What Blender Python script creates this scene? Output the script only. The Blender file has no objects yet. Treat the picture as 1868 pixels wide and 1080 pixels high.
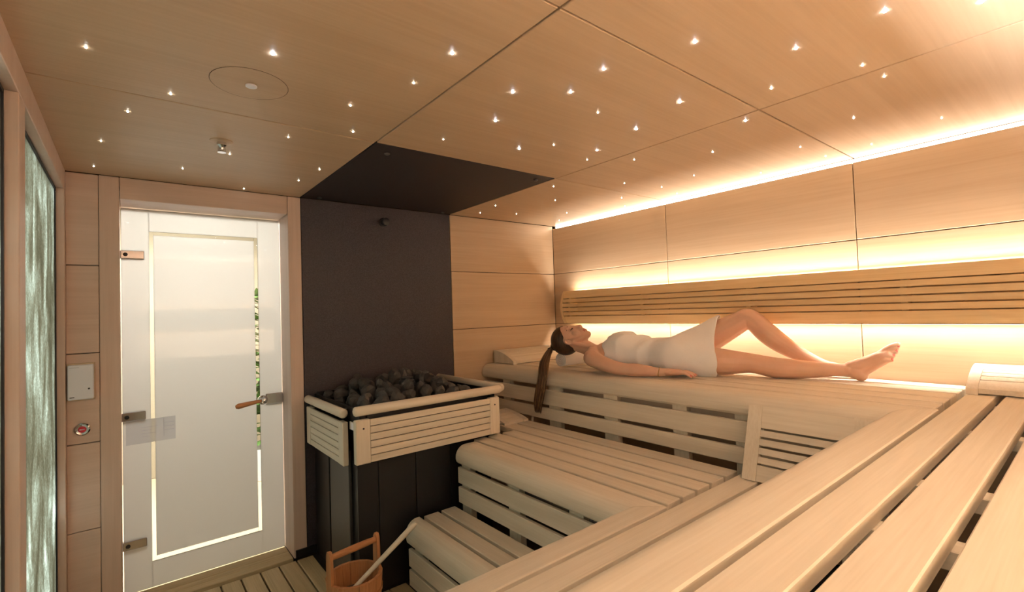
import bpy, bmesh, math, random
from mathutils import Vector, Matrix, noise
random.seed(7)
scene = bpy.context.scene
COL = scene.collection
# ------------------------------------------------------------------ units: design units -> metres
S = 0.9            # design unit in metres
ZO = 0.09          # the floor lies at design z = -0.09
def T(p): return Vector((p[0]*S, p[1]*S, (p[2]+ZO)*S))
R = math.radians

# ------------------------------------------------------------------ camera
def make_camera():
    yaw, pit, rol = R(38.729), R(1.725), R(-1.936)
    f = Vector((math.sin(yaw)*math.cos(pit), math.cos(yaw)*math.cos(pit), math.sin(pit)))
    r = Vector((math.cos(yaw), -math.sin(yaw), 0)); u = r.cross(f)
    r2 = math.cos(rol)*r + math.sin(rol)*u
    u2 = -math.sin(rol)*r + math.cos(rol)*u
    cam = bpy.data.cameras.new('camera'); o = bpy.data.objects.new('camera', cam); COL.objects.link(o)
    m = Matrix((r2, u2, -f)).transposed().to_4x4(); m.translation = T((.27, 0, 1.452)); o.matrix_world = m
    cam.sensor_width = 36; cam.lens = 875.19/1868*36; cam.clip_start = .02
    scene.camera = o
make_camera()

# ------------------------------------------------------------------ world, exposure, light levels
scene.view_settings.view_transform = 'Standard'; scene.view_settings.look = 'None'
scene.view_settings.gamma = 1; scene.view_settings.use_curve_mapping = False
scene.view_settings.exposure = 0.55
world = bpy.data.worlds.new('daylight'); scene.world = world; world.use_nodes = True
wb = world.node_tree.nodes['Background']; wb.inputs[0].default_value = (.84, .91, 1.0, 1); wb.inputs[1].default_value = 5.0
LED_WARM = (1.0, .91, .77); LED_SOFT = (.96, .98, 1.0); LED_BACK = 155.0; LED_REAR = 860.0; LED_COVE = 10.0
STAR = 90.0
CORRIDOR_W = 98.0
scene.cycles.max_bounces = 8; scene.cycles.diffuse_bounces = 5; scene.cycles.glossy_bounces = 3
scene.cycles.transmission_bounces = 4; scene.cycles.transparent_max_bounces = 8
scene.cycles.caustics_reflective = False; scene.cycles.caustics_refractive = False
scene.cycles.use_denoising = True
scene.cycles.sample_clamp_indirect = 6.0

# ------------------------------------------------------------------ materials
MATS = {}
def newmat(name):
    m = bpy.data.materials.new(name); m.use_nodes = True; MATS[name] = m
    nt = m.node_tree; return m, nt, nt.nodes['Principled BSDF'], nt.nodes['Material Output']
def node(nt, t, **kw):
    n = nt.nodes.new(t)
    for k, v in kw.items(): setattr(n, k, v)
    return n
def plain(name, col, rough=.5, metal=0, spec=.5, bump=0, bscale=60):
    m, nt, p, o = newmat(name)
    p.inputs['Base Color'].default_value = (*col, 1); p.inputs['Roughness'].default_value = rough
    p.inputs['Metallic'].default_value = metal; p.inputs['Specular IOR Level'].default_value = spec
    if bump:
        tc = node(nt, 'ShaderNodeTexCoord'); n = node(nt, 'ShaderNodeTexNoise'); n.inputs['Scale'].default_value = bscale
        n.inputs['Detail'].default_value = 4
        b = node(nt, 'ShaderNodeBump'); b.inputs['Strength'].default_value = bump; b.inputs['Distance'].default_value = .004
        nt.links.new(tc.outputs['Object'], n.inputs['Vector']); nt.links.new(n.outputs['Fac'], b.inputs['Height'])
        nt.links.new(b.outputs['Normal'], p.inputs['Normal'])
    return m
def wood(name, c1, c2, axis, rough=.5, grain=1.0, var=.10, spec=.35):
    m, nt, p, o = newmat(name); L = nt.links.new
    tc = node(nt, 'ShaderNodeTexCoord'); oi = node(nt, 'ShaderNodeObjectInfo')
    mp = node(nt, 'ShaderNodeMapping'); sc = [26*grain]*3; sc['XYZ'.index(axis)] = 1.3*grain; mp.inputs['Scale'].default_value = sc
    off = node(nt, 'ShaderNodeVectorMath', operation='SCALE'); cx = node(nt, 'ShaderNodeCombineXYZ')
    for i in range(3): L(oi.outputs['Random'], cx.inputs[i])
    off.inputs['Scale'].default_value = 37.0; L(cx.outputs[0], off.inputs[0])
    add = node(nt, 'ShaderNodeVectorMath', operation='ADD'); L(tc.outputs['Object'], add.inputs[0]); L(off.outputs[0], add.inputs[1])
    L(add.outputs[0], mp.inputs['Vector'])
    n1 = node(nt, 'ShaderNodeTexNoise'); n1.inputs['Scale'].default_value = 1.0; n1.inputs['Detail'].default_value = 5; n1.inputs['Roughness'].default_value = .6
    n1.inputs['Distortion'].default_value = .6; L(mp.outputs[0], n1.inputs['Vector'])
    mp2 = node(nt, 'ShaderNodeMapping'); sc2 = [170*grain]*3; sc2['XYZ'.index(axis)] = 4*grain; mp2.inputs['Scale'].default_value = sc2
    L(add.outputs[0], mp2.inputs['Vector'])
    n2 = node(nt, 'ShaderNodeTexNoise'); n2.inputs['Scale'].default_value = 1; n2.inputs['Detail'].default_value = 2; L(mp2.outputs[0], n2.inputs['Vector'])
    mx = node(nt, 'ShaderNodeMix'); mx.data_type = 'FLOAT'; mx.inputs[0].default_value = .35
    L(n1.outputs['Fac'], mx.inputs[2]); L(n2.outputs['Fac'], mx.inputs[3])
    cr = node(nt, 'ShaderNodeValToRGB'); cr.color_ramp.elements[0].position = .38; cr.color_ramp.elements[1].position = .62
    cr.color_ramp.elements[0].color = (*c2, 1); cr.color_ramp.elements[1].color = (*c1, 1); L(mx.outputs[0], cr.inputs[0])
    hsv = node(nt, 'ShaderNodeHueSaturation'); mr = node(nt, 'ShaderNodeMapRange')
    mr.inputs['To Min'].default_value = 1-var; mr.inputs['To Max'].default_value = 1+var
    L(oi.outputs['Random'], mr.inputs[0]); L(mr.outputs[0], hsv.inputs['Value']); L(cr.outputs[0], hsv.inputs['Color'])
    L(hsv.outputs[0], p.inputs['Base Color']); p.inputs['Roughness'].default_value = rough; p.inputs['Specular IOR Level'].default_value = spec
    b = node(nt, 'ShaderNodeBump'); b.inputs['Strength'].default_value = .06; b.inputs['Distance'].default_value = .002
    L(n2.outputs['Fac'], b.inputs['Height']); L(b.outputs[0], p.inputs['Normal'])
    return m
def emit(name, col, strength):
    m, nt, p, o = newmat(name); e = node(nt, 'ShaderNodeEmission'); e.inputs[0].default_value = (*col, 1); e.inputs[1].default_value = strength
    nt.links.new(e.outputs[0], o.inputs[0]); return m

for ax in 'XYZ':
    wood('abachi_'+ax, (.78, .705, .60), (.69, .61, .50), ax, rough=.55, var=.06)
    wood('veneer_'+ax, (.545, .40, .272), (.49, .35, .23), ax, rough=.42, grain=.55, var=.03)
    wood('frame_'+ax, (.66, .515, .445), (.60, .455, .385), ax, rough=.4, grain=.7, var=.03)
    wood('floorwood_'+ax, (.62, .49, .30), (.50, .385, .22), ax, rough=.5, var=.07)
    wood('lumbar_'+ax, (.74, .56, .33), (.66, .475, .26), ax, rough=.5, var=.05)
    wood('larch_'+ax, (.52, .25, .115), (.40, .175, .075), ax, rough=.5, grain=1.4, var=.05)
plain('charcoal', (.026, .021, .023), .62, spec=.3)
plain('black_metal', (.012, .012, .014), .45, metal=.3)
plain('grey_metal', (.10, .098, .095), .45, metal=.6)
plain('gap_shade_brown', (.10, .055, .028), .8)  # guard backing: shade of the slat gaps put into its colour
plain('gap_dark', (.035, .022, .014), .9)
plain('chrome', (.72, .71, .74), .12, metal=1)
plain('white_plastic', (.80, .82, .93), .35)
plain('ink', (.04, .04, .05), .6)
plain('faint_ink', (.45, .45, .55), .6)
plain('red_button', (.65, .03, .05), .3)
plain('gasket', (.01, .011, .016), .5)
plain('white_paint', (.40, .35, .27), .7)
plain('beige_paint', (.62, .50, .36), .7)
plain('dark_floor', (.05, .042, .038), .6)
plain('leaf', (.10, .20, .05), .5)
plain('gold', (.85, .60, .30), .25, metal=1)
plain('nail_red', (.55, .10, .09), .3)
plain('lash', (.03, .018, .012), .7)
plain('steam_bowl', (.10, .10, .105), .4, metal=.8)
emit('led_back', LED_WARM, LED_BACK); emit('led_rear', LED_SOFT, LED_REAR); emit('led_cove', LED_WARM, LED_COVE)
emit('star_bright', (.82, .90, 1.0), STAR); emit('star_soft', (1.0, .93, .80), STAR*.55)
emit('lamp_white', (1, .95, .86), 10.0)
emit('indicator', (.75, .85, 1.0), 6.0)

def skin_mat():
    m, nt, p, o = newmat('skin'); L = nt.links.new
    tc = node(nt, 'ShaderNodeTexCoord'); n = node(nt, 'ShaderNodeTexNoise'); n.inputs['Scale'].default_value = 9; n.inputs['Detail'].default_value = 3
    L(tc.outputs['Object'], n.inputs['Vector'])
    cr = node(nt, 'ShaderNodeValToRGB'); cr.color_ramp.elements[0].position = .3; cr.color_ramp.elements[1].position = .7
    cr.color_ramp.elements[0].color = (.62, .37, .265, 1); cr.color_ramp.elements[1].color = (.70, .44, .325, 1)
    L(n.outputs['Fac'], cr.inputs[0]); L(cr.outputs[0], p.inputs['Base Color']); p.inputs['Roughness'].default_value = .48
    p.inputs['Subsurface Weight'].default_value = .12; p.inputs['Subsurface Radius'].default_value = (.012, .005, .003); p.inputs['Subsurface Scale'].default_value = 1
    return m
skin_mat()
def lips_mat(): plain('lips', (.55, .20, .16), .4)
lips_mat()
def hair_mat():
    m, nt, p, o = newmat('hair'); L = nt.links.new
    tc = node(nt, 'ShaderNodeTexCoord'); mp = node(nt, 'ShaderNodeMapping'); mp.inputs['Scale'].default_value = (60, 60, 9)
    n = node(nt, 'ShaderNodeTexNoise'); n.inputs['Scale'].default_value = 1.5; n.inputs['Detail'].default_value = 4
    L(tc.outputs['Object'], mp.inputs[0]); L(mp.outputs[0], n.inputs['Vector'])
    cr = node(nt, 'ShaderNodeValToRGB'); cr.color_ramp.elements[0].position = .35; cr.color_ramp.elements[1].position = .75
    cr.color_ramp.elements[0].color = (.022, .012, .007, 1); cr.color_ramp.elements[1].color = (.085, .045, .022, 1)
    L(n.outputs['Fac'], cr.inputs[0]); L(cr.outputs[0], p.inputs['Base Color']); p.inputs['Roughness'].default_value = .38
    b = node(nt, 'ShaderNodeBump'); b.inputs['Strength'].default_value = .5; b.inputs['Distance'].default_value = .002
    L(n.outputs['Fac'], b.inputs['Height']); L(b.outputs[0], p.inputs['Normal'])
hair_mat()
plain('hair_dark', (.045, .024, .013), .4); plain('hair_mid', (.13, .068, .030), .4); plain('hair_light', (.30, .185, .085), .42)
plain('terry', (.95, .94, .96), .95, spec=.1, bump=.7, bscale=420)
def stone_mat():
    m, nt, p, o = newmat('stone'); L = nt.links.new
    tc = node(nt, 'ShaderNodeTexCoord'); oi = node(nt, 'ShaderNodeObjectInfo'); n = node(nt, 'ShaderNodeTexNoise'); n.inputs['Scale'].default_value = 22; n.inputs['Detail'].default_value = 6
    L(tc.outputs['Object'], n.inputs['Vector'])
    cr = node(nt, 'ShaderNodeValToRGB'); cr.color_ramp.elements[0].color = (.020, .019, .020, 1); cr.color_ramp.elements[1].color = (.095, .09, .086, 1)
    L(n.outputs['Fac'], cr.inputs[0])
    hsv = node(nt, 'ShaderNodeHueSaturation'); mr = node(nt, 'ShaderNodeMapRange'); mr.inputs['To Min'].default_value = .6; mr.inputs['To Max'].default_value = 1.35
    L(oi.outputs['Random'], mr.inputs[0]); L(mr.outputs[0], hsv.inputs['Value']); L(cr.outputs[0], hsv.inputs['Color']); L(hsv.outputs[0], p.inputs['Base Color'])
    p.inputs['Roughness'].default_value = .8
    b = node(nt, 'ShaderNodeBump'); b.inputs['Strength'].default_value = .5; b.inputs['Distance'].default_value = .005; L(n.outputs['Fac'], b.inputs['Height']); L(b.outputs[0], p.inputs['Normal'])
stone_mat()
def fabric_wall():
    m, nt, p, o = newmat('charcoal_cloth'); L = nt.links.new
    tc = node(nt, 'ShaderNodeTexCoord'); n = node(nt, 'ShaderNodeTexNoise'); n.inputs['Scale'].default_value = 150; n.inputs['Detail'].default_value = 3
    L(tc.outputs['Object'], n.inputs['Vector'])
    cr = node(nt, 'ShaderNodeValToRGB'); cr.color_ramp.elements[0].position = .35; cr.color_ramp.elements[1].position = .7
    cr.color_ramp.elements[0].color = (.017, .013, .0175, 1); cr.color_ramp.elements[1].color = (.038, .030, .040, 1)
    L(n.outputs['Fac'], cr.inputs[0]); L(cr.outputs[0], p.inputs['Base Color']); p.inputs['Roughness'].default_value = .6
    b = node(nt, 'ShaderNodeBump'); b.inputs['Strength'].default_value = .3; b.inputs['Distance'].default_value = .002; L(n.outputs['Fac'], b.inputs['Height']); L(b.outputs[0], p.inputs['Normal'])
fabric_wall()
def frosted():
    m, nt, p, o = newmat('frosted_glass'); L = nt.links.new
    tr = node(nt, 'ShaderNodeBsdfTranslucent'); tr.inputs[0].default_value = (.93, .93, .90, 1)
    df = node(nt, 'ShaderNodeBsdfDiffuse'); df.inputs[0].default_value = (.80, .80, .80, 1)
    mx = node(nt, 'ShaderNodeMixShader'); mx.inputs[0].default_value = .32; L(tr.outputs[0], mx.inputs[1]); L(df.outputs[0], mx.inputs[2])
    gl = node(nt, 'ShaderNodeBsdfGlossy'); gl.inputs['Roughness'].default_value = .03
    fr = node(nt, 'ShaderNodeFresnel'); fr.inputs[0].default_value = 1.65
    m2 = node(nt, 'ShaderNodeMixShader'); L(fr.outputs[0], m2.inputs[0]); L(mx.outputs[0], m2.inputs[1]); L(gl.outputs[0], m2.inputs[2]); L(m2.outputs[0], o.inputs[0])
    m, nt, p, o = newmat('clear_glass'); L = nt.links.new
    tr = node(nt, 'ShaderNodeBsdfTransparent'); tr.inputs[0].default_value = (.93, .95, .93, 1)
    gl = node(nt, 'ShaderNodeBsdfGlossy'); gl.inputs['Roughness'].default_value = .02
    fr = node(nt, 'ShaderNodeFresnel'); fr.inputs[0].default_value = 1.45
    m2 = node(nt, 'ShaderNodeMixShader'); L(fr.outputs[0], m2.inputs[0]); L(tr.outputs[0], m2.inputs[1]); L(gl.outputs[0], m2.inputs[2]); L(m2.outputs[0], o.inputs[0])
frosted()
def paper_mat():
    m, nt, p, o = newmat('paper'); L = nt.links.new
    tr = node(nt, 'ShaderNodeBsdfTransparent'); tr.inputs[0].default_value = (.97, .98, 1, 1)
    df = node(nt, 'ShaderNodeBsdfDiffuse'); df.inputs[0].default_value = (.90, .91, .97, 1)
    tl = node(nt, 'ShaderNodeBsdfTranslucent'); tl.inputs[0].default_value = (.94, .96, 1, 1)
    mx = node(nt, 'ShaderNodeMixShader'); mx.inputs[0].default_value = .55; L(tr.outputs[0], mx.inputs[1]); L(tl.outputs[0], mx.inputs[2])
    m2 = node(nt, 'ShaderNodeMixShader'); m2.inputs[0].default_value = .20; L(mx.outputs[0], m2.inputs[1]); L(df.outputs[0], m2.inputs[2]); L(m2.outputs[0], o.inputs[0])
paper_mat()
def ice_glass():
    m, nt, p, o = newmat('ripple_glass'); L = nt.links.new
    tc = node(nt, 'ShaderNodeTexCoord')
    mp = node(nt, 'ShaderNodeMapping'); mp.inputs['Scale'].default_value = (1, 5.0, 2.4)
    L(tc.outputs['Object'], mp.inputs[0])
    n1 = node(nt, 'ShaderNodeTexNoise'); n1.inputs['Scale'].default_value = 1.3; n1.inputs['Detail'].default_value = 3; n1.inputs['Distortion'].default_value = .8; L(mp.outputs[0], n1.inputs['Vector'])
    mp2 = node(nt, 'ShaderNodeMapping'); mp2.inputs['Scale'].default_value = (1, 46, 34); L(tc.outputs['Object'], mp2.inputs[0])
    n2 = node(nt, 'ShaderNodeTexNoise'); n2.inputs['Scale'].default_value = 1.6; n2.inputs['Detail'].default_value = 6; n2.inputs['Roughness'].default_value = .7; n2.inputs['Distortion'].default_value = 1.4; L(mp2.outputs[0], n2.inputs['Vector'])
    md = node(nt, 'ShaderNodeMath', operation='MULTIPLY_ADD'); L(n1.outputs['Fac'], md.inputs[0]); md.inputs[1].default_value = .8
    ms = node(nt, 'ShaderNodeMath', operation='MULTIPLY'); L(n2.outputs['Fac'], ms.inputs[0]); ms.inputs[1].default_value = .75; L(ms.outputs[0], md.inputs[2])
    cr = node(nt, 'ShaderNodeValToRGB'); e = cr.color_ramp.elements
    e[0].position = .56; e[0].color = (.15, .14, .10, 1); e[1].position = 1.0; e[1].color = (.66, .69, .62, 1)
    k = e.new(.74); k.color = (.23, .22, .165, 1); k = e.new(.87); k.color = (.36, .38, .32, 1)
    L(md.outputs[0], cr.inputs[0])
    tr = node(nt, 'ShaderNodeBsdfTranslucent'); L(cr.outputs[0], tr.inputs[0])
    gl = node(nt, 'ShaderNodeBsdfGlossy'); gl.inputs['Roughness'].default_value = .12
    b = node(nt, 'ShaderNodeBump'); b.inputs['Strength'].default_value = .8; b.inputs['Distance'].default_value = .01; L(n2.outputs['Fac'], b.inputs['Height']); L(b.outputs[0], gl.inputs['Normal'])
    mx = node(nt, 'ShaderNodeMixShader'); mx.inputs[0].default_value = .10; L(tr.outputs[0], mx.inputs[1]); L(gl.outputs[0], mx.inputs[2]); L(mx.outputs[0], o.inputs[0])
ice_glass()
def water_mat():
    m, nt, p, o = newmat('water'); p.inputs['Base Color'].default_value = (.10, .075, .065, 1); p.inputs['Roughness'].default_value = .04
water_mat()

# ------------------------------------------------------------------ object helpers
WLOC = {}
def put(o, name_parent=None):
    COL.objects.link(o)
def empty(name, base, **props):
    o = bpy.data.objects.new(name, None); COL.objects.link(o); o.location = T(base); WLOC[o.name] = T(base)
    for k, v in props.items(): o[k] = v
    o.empty_display_size = .05
    return o
def thing(name, base, label, cat, group=None, kind=None):
    o = empty(name, base); o['label'] = label; o['category'] = cat
    if group: o['group'] = group
    if kind: o['kind'] = kind
    return o
def tag(o, label=None, cat=None, group=None, kind=None):
    if label: o['label'] = label
    if cat: o['category'] = cat
    if group: o['group'] = group
    if kind: o['kind'] = kind
    return o
class MB:
    """collects geometry in design units; build() makes ONE mesh object of it"""
    def __init__(s): s.v = []; s.f = []; s.mi = []; s.cur = 0
    def add(s, vs, fs):
        b = len(s.v); s.v += [tuple(v) for v in vs]; s.f += [tuple(b+i for i in f) for f in fs]; s.mi += [s.cur]*len(fs); return s
    def box(s, x0, x1, y0, y1, z0, z1, M=None, bev=0):
        if bev:
            bm = bmesh.new(); bmesh.ops.create_cube(bm, size=1)
            for v in bm.verts: v.co = Vector(((x0+x1)/2+v.co.x*(x1-x0), (y0+y1)/2+v.co.y*(y1-y0), (z0+z1)/2+v.co.z*(z1-z0)))
            bmesh.ops.bevel(bm, geom=bm.edges[:], offset=bev, segments=1, affect='EDGES', profile=.5)
            bm.verts.index_update()
            vs = [v.co.copy() for v in bm.verts]; fs = [[v.index for v in f.verts] for f in bm.faces]; bm.free()
        else:
            vs = [Vector((x, y, z)) for z in (z0, z1) for y in (y0, y1) for x in (x0, x1)]
            fs = [(0, 2, 3, 1), (4, 5, 7, 6), (0, 1, 5, 4), (2, 6, 7, 3), (0, 4, 6, 2), (1, 3, 7, 5)]
        if M: vs = [M @ v for v in vs]
        return s.add(vs, fs)
    def loft(s, rings, cap=True):
        n = len(rings[0]); vs = [p for r in rings for p in r]; fs = []
        for i in range(len(rings)-1):
            for j in range(n):
                k = (j+1) % n; fs.append((i*n+j, i*n+k, (i+1)*n+k, (i+1)*n+j))
        if cap: fs.append(tuple(range(n-1, -1, -1))); fs.append(tuple((len(rings)-1)*n+j for j in range(n)))
        return s.add(vs, fs)
    def tube(s, pts, rad, n=10, cap=True, flat=None):
        pts = [Vector(p) for p in pts]
        if not isinstance(rad, (list, tuple)): rad = [rad]*len(pts)
        rings = []; up = None
        for i, p in enumerate(pts):
            d = (pts[min(i+1, len(pts)-1)]-pts[max(i-1, 0)]).normalized()
            if up is None:
                up = Vector((0, 0, 1)) if abs(d.z) < .9 else Vector((1, 0, 0))
            e = up.cross(d).normalized(); g = d.cross(e); up = g
            rings.append([p+(e*math.cos(2*math.pi*k/n)+g*math.sin(2*math.pi*k/n))*rad[i] for k in range(n)])
        return s.loft(rings, cap)
    def lathe(s, prof, c, n=24, axis=2, cap=True):
        rings = []
        for r, h in prof:
            ring = []
            for k in range(n):
                a = 2*math.pi*k/n; q = [r*math.cos(a), r*math.sin(a), h]
                if axis == 1: q = [q[0], h, q[1]]
                if axis == 0: q = [h, q[0], q[1]]
                ring.append((c[0]+q[0], c[1]+q[1], c[2]+q[2]))
            rings.append(ring)
        return s.loft(rings, cap)
    def mesh(s, name, origin, scaled=True):
        me = bpy.data.meshes.new(name); vs = [(T(v)-origin) if scaled else Vector(v) for v in s.v]
        me.from_pydata(vs, [], s.f); me.update()
        if any(s.mi): me.polygons.foreach_set('material_index', s.mi)
        return me
    def build(s, name, mat, parent=None, smooth=False, angle=35, fixn=True):
        if parent is not None: org = WLOC[parent.name]
        else:
            xs = [T(v) for v in s.v]; org = Vector(((min(v.x for v in xs)+max(v.x for v in xs))/2, (min(v.y for v in xs)+max(v.y for v in xs))/2, min(v.z for v in xs)))
        me = s.mesh(name, org)
        if fixn:
            bm = bmesh.new(); bm.from_mesh(me); bmesh.ops.recalc_face_normals(bm, faces=bm.faces[:]); bm.to_mesh(me); bm.free()
        for m in (mat if isinstance(mat, (list, tuple)) else [mat]): me.materials.append(MATS[m])
        if smooth:
            me.polygons.foreach_set('use_smooth', [True]*len(me.polygons))
            if angle < 180: me.set_sharp_from_angle(angle=R(angle))
        o = bpy.data.objects.new(name, me); COL.objects.link(o)
        if parent is not None: o.parent = parent; WLOC[o.name] = org
        else: o.location = org; WLOC[o.name] = org
        return o
def box(name, mat, x0, x1, y0, y1, z0, z1, parent=None, bev=.003):
    return MB().box(x0, x1, y0, y1, z0, z1, bev=bev).build(name, mat, parent)

# ------------------------------------------------------------------ room constants (design units)
XL, W, D, CE, FL = .023, 3.477, 3.342, 2.25, -.09
S1, S2, Y1, Y3 = 1.173, 2.324, .881, 2.096
YR = -.30          # wall behind the camera
# ------------------------------------------------------------------ floor
flo = box('floor', 'dark_floor', -.3, W+.1, YR-.1, 3.9, FL-.08, FL-.028, bev=0); tag(flo, 'dark floor below pale wooden duckboards', None, None, 'structure')
x = 1.096-.104*11
k = 0
while x < 1.47:
    x0 = max(x+.0045, XL+.01); x1 = x+.0995
    if x1-x0 > .03:
        y1 = 3.335 if x < 1.17 else 2.64
        box('plank', 'floorwood_Y', x0, min(x1, 1.70), YR+.02, y1-.025, FL-.026, FL, flo)
    x += .104
for x0, x1, y in [(XL, 1.4, -.2), (XL, 1.4, 1.3), (XL, 1.15, 3.1)]:
    box('batten', 'floorwood_X', x0, x1, y, y+.05, FL-.05, FL-.027, flo, 0)
# ------------------------------------------------------------------ ceiling
cei = box('ceiling', 'gap_dark', -.3, W+.12, YR-.1, 3.42, CE+.024, CE+.07, bev=0); tag(cei, 'panelled wooden ceiling with a charcoal field over the heater', None, None, 'structure')
xs = [XL-.06, S1, S2, W+.06]; ys = [YR, Y1, Y3, D]
HOLES = []
for i in range(3):
    for j in range(3):
        dark = (i == 1 and j == 2)
        x0, x1 = xs[i]+.0035, xs[i+1]-.0035; y0, y1 = ys[j]+(.003 if j else 0), ys[j+1]-(.003 if j < 2 else .004)
        p = box('panel', 'charcoal' if dark else 'veneer_X', x0, x1, y0, y1, CE, CE+.02, cei, .002)
        if dark: p['label'] = 'charcoal heat shield panel'
for x, y in [(S1+.10, Y3+.10), (S2-.10, Y3+.07), (S1+.10, D-.08), (S2-.10, D-.06)]:
    MB().lathe([(.004, 0), (.014, -.004), (.014, -.008), (.009, -.012), (0.001, -.013)], (x, y, CE), 12).build('fixing', 'grey_metal', cei, True)

# ------------------------------------------------------------------ right wall
wr = box('wall_right', 'gap_dark', W+.03, W+.10, YR-.1, D+.05, FL-.05, CE+.02, bev=0); tag(wr, 'wood panelled wall glowing behind the long backrest', None, None, 'structure')
zs = [FL, .40, .845, 1.312, 1.785, CE-.026]; ysr = [YR, Y1, Y3, D]
for i in range(3):
    for j in range(5):
        box('panel', 'veneer_Y', W, W+.022, ysr[i]+.002, ysr[i+1]-.002, zs[j]+.002, zs[j+1]-.002, wr, .002)
# ------------------------------------------------------------------ back wall
wbk = MB()
for b in [(-.3, .18, D+.024, D+.12, FL-.05, CE+.02), (1.15, W+.1, D+.024, D+.12, FL-.05, CE+.02), (.18, 1.15, D+.024, D+.12, 2.2, CE+.02)]: wbk.box(*b)
wbk = wbk.build('wall_back', 'gap_dark'); tag(wbk, 'wood panelled end wall with a charcoal panel behind the heater', None, None, 'structure')
zl = [FL, .395, .84, 1.304, 1.763, CE-.001]
for j in range(5): box('panel', 'frame_X', XL, .152, D, D+.022, zl[j]+.002, zl[j+1]-.002, wbk, .002)
p = box('panel', 'charcoal_cloth', S1+.002, S2-.002, D, D+.022, FL, CE-.002, wbk, .002); p['label'] = 'tall charcoal panel behind the heater'
zr = [FL, .40, .84, 1.312, 1.785, CE-.001]
for j in range(5): box('panel', 'veneer_X', S2+.002, W-.001, D, D+.022, zr[j]+.002, zr[j+1]-.002, wbk, .002)
box('baseboard_back', 'black_metal', 1.10, 2.3, D-.012, D-.001, FL, FL+.05, bev=0)['kind'] = 'structure'
# ------------------------------------------------------------------ rear wall (behind the camera)
wre = box('wall_rear', 'gap_dark', -.3, W+.1, YR-.10, YR-.024, FL-.05, CE+.02, bev=0); tag(wre, 'wood panelled wall behind the camera', None, None, 'structure')
for i in range(3):
    for j in range(5): box('panel', 'veneer_X', [XL, S1, S2, W][i]+.002, [XL, S1, S2, W][i+1]-.002, YR-.022, YR, zr[j]+.002, zr[j+1]-.002, wre, .002)
# ------------------------------------------------------------------ left wall with tall windows
wl = MB()
for b in [(-.10, XL, YR, 3.342, 2.15, CE+.02), (-.10, XL, 2.0, 2.107, FL, 2.15), (-.10, XL, 3.30, 3.36, FL, 2.15), (-.10, XL, YR, .25, FL, 2.15), (-.10, XL, .25, 3.30, FL-.04, .02)]: wl.box(*b, bev=.002)
wl = wl.build('wall_left', 'frame_Z'); tag(wl, 'wooden frame wall holding two tall rippled panes', None, None, 'structure')
for n, (y0, y1) in enumerate([(2.107, 3.30), (.25, 2.0)]):
    r = empty('window_%d' % (n+1), (-.02, (y0+y1)/2, .02)); r['kind'] = 'structure'
    r['label'] = ['tall rippled glass pane beside the door wall', 'tall rippled glass pane at the picture edge'][n]
    MB().box(-.026, -.014, y0, y1, .02, 2.15).build('pane', 'ripple_glass', r)
    g = MB(); t = .012
    for b in [(y0, y0+t, .02, 2.15), (y1-t, y1, .02, 2.15), (y0, y1, 2.15-t, 2.15), (y0, y1, .02, .02+t)]: g.box(-.030, -.008, *b)
    g.build('gasket', 'gasket', r)

# ------------------------------------------------------------------ door
GY = 3.56
dr = empty('door_1', (.66, GY, FL)); dr['kind'] = 'structure'; dr['label'] = 'frosted white glass door with clear outline in a wooden frame'
box('frame', 'frame_Z', .154, .238, D-.002, GY+.06, FL, CE-.001, dr); box('frame', 'frame_Z', 1.091, 1.171, D-.002, GY+.06, FL, CE-.001, dr)
box('frame', 'frame_X', .240, 1.089, D-.002, GY+.06, 2.13, CE-.001, dr)
for y0, y1 in [(GY-.085, GY-.004), (GY-.142, GY-.089), (D+.012, GY-.146)]:
    box('threshold', 'floorwood_X', .240, 1.089, y0, y1, FL-.028, FL+.001, dr)
box('threshold', 'floorwood_X', .240, 1.089, GY+.002, GY+.06, FL-.028, FL-.003, dr)
gx0, gx1, gz0, gz1 = .243, 1.087, FL+.004, 2.124
lx0, lx1, rx0, rx1, tz0, tz1, bz0, bz1 = .372, .392, .930, .952, 1.973, 1.994, .06, .088
def glass(n, m, x0, x1, z0, z1): return MB().box(x0, x1, GY, GY+.008, z0, z1).build(n, m, dr)
glass('pane', 'frosted_glass', gx0, lx0, gz0, gz1); glass('pane', 'frosted_glass', rx1, gx1, gz0, gz1)
glass('pane', 'frosted_glass', lx0, rx1, tz1, gz1); glass('pane', 'frosted_glass', lx0, rx1, gz0, bz0)
glass('pane', 'frosted_glass', lx1, rx0, bz1, tz0)
for a in [(lx0, lx1, bz0, tz1), (rx0, rx1, bz0, tz1), (lx1, rx0, tz0, tz1), (lx1, rx0, bz0, bz1)]: glass('clear_strip', 'clear_glass', *a)
for z in (1.851, .914, .186):
    h = MB().box(.2385, .348, GY-.014, GY+.020, z-.024, z+.024, bev=.003).build('hinge', 'chrome', dr)
    MB().lathe([(.011, -.0001), (.011, -.003), (.008, -.004)], (.262, GY-.014, z), 16, axis=1).build('hinge_screw', 'black_metal', h, True)
MB().box(.985, 1.089, GY-.012, GY+.018, .880, .950, bev=.004).build('lock_plate', 'chrome', dr)
hd = MB().lathe([(.030, 0), (.030, -.018), (.022, -.024), (.016, -.045), (.018, -.056), (.014, -.066), (.004, -.07)], (.965, GY-.001, .915), 20, axis=1).build('door_handle', 'chrome', dr, True)
MB().tube([(.955, GY-.052, .916), (.92, GY-.056, .913), (.86, GY-.058, .906), (.815, GY-.058, .900), (.800, GY-.058, .898)], [.010, .012, .016, .018, .010], 12).build('lever', 'larch_X', hd, True)
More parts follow.
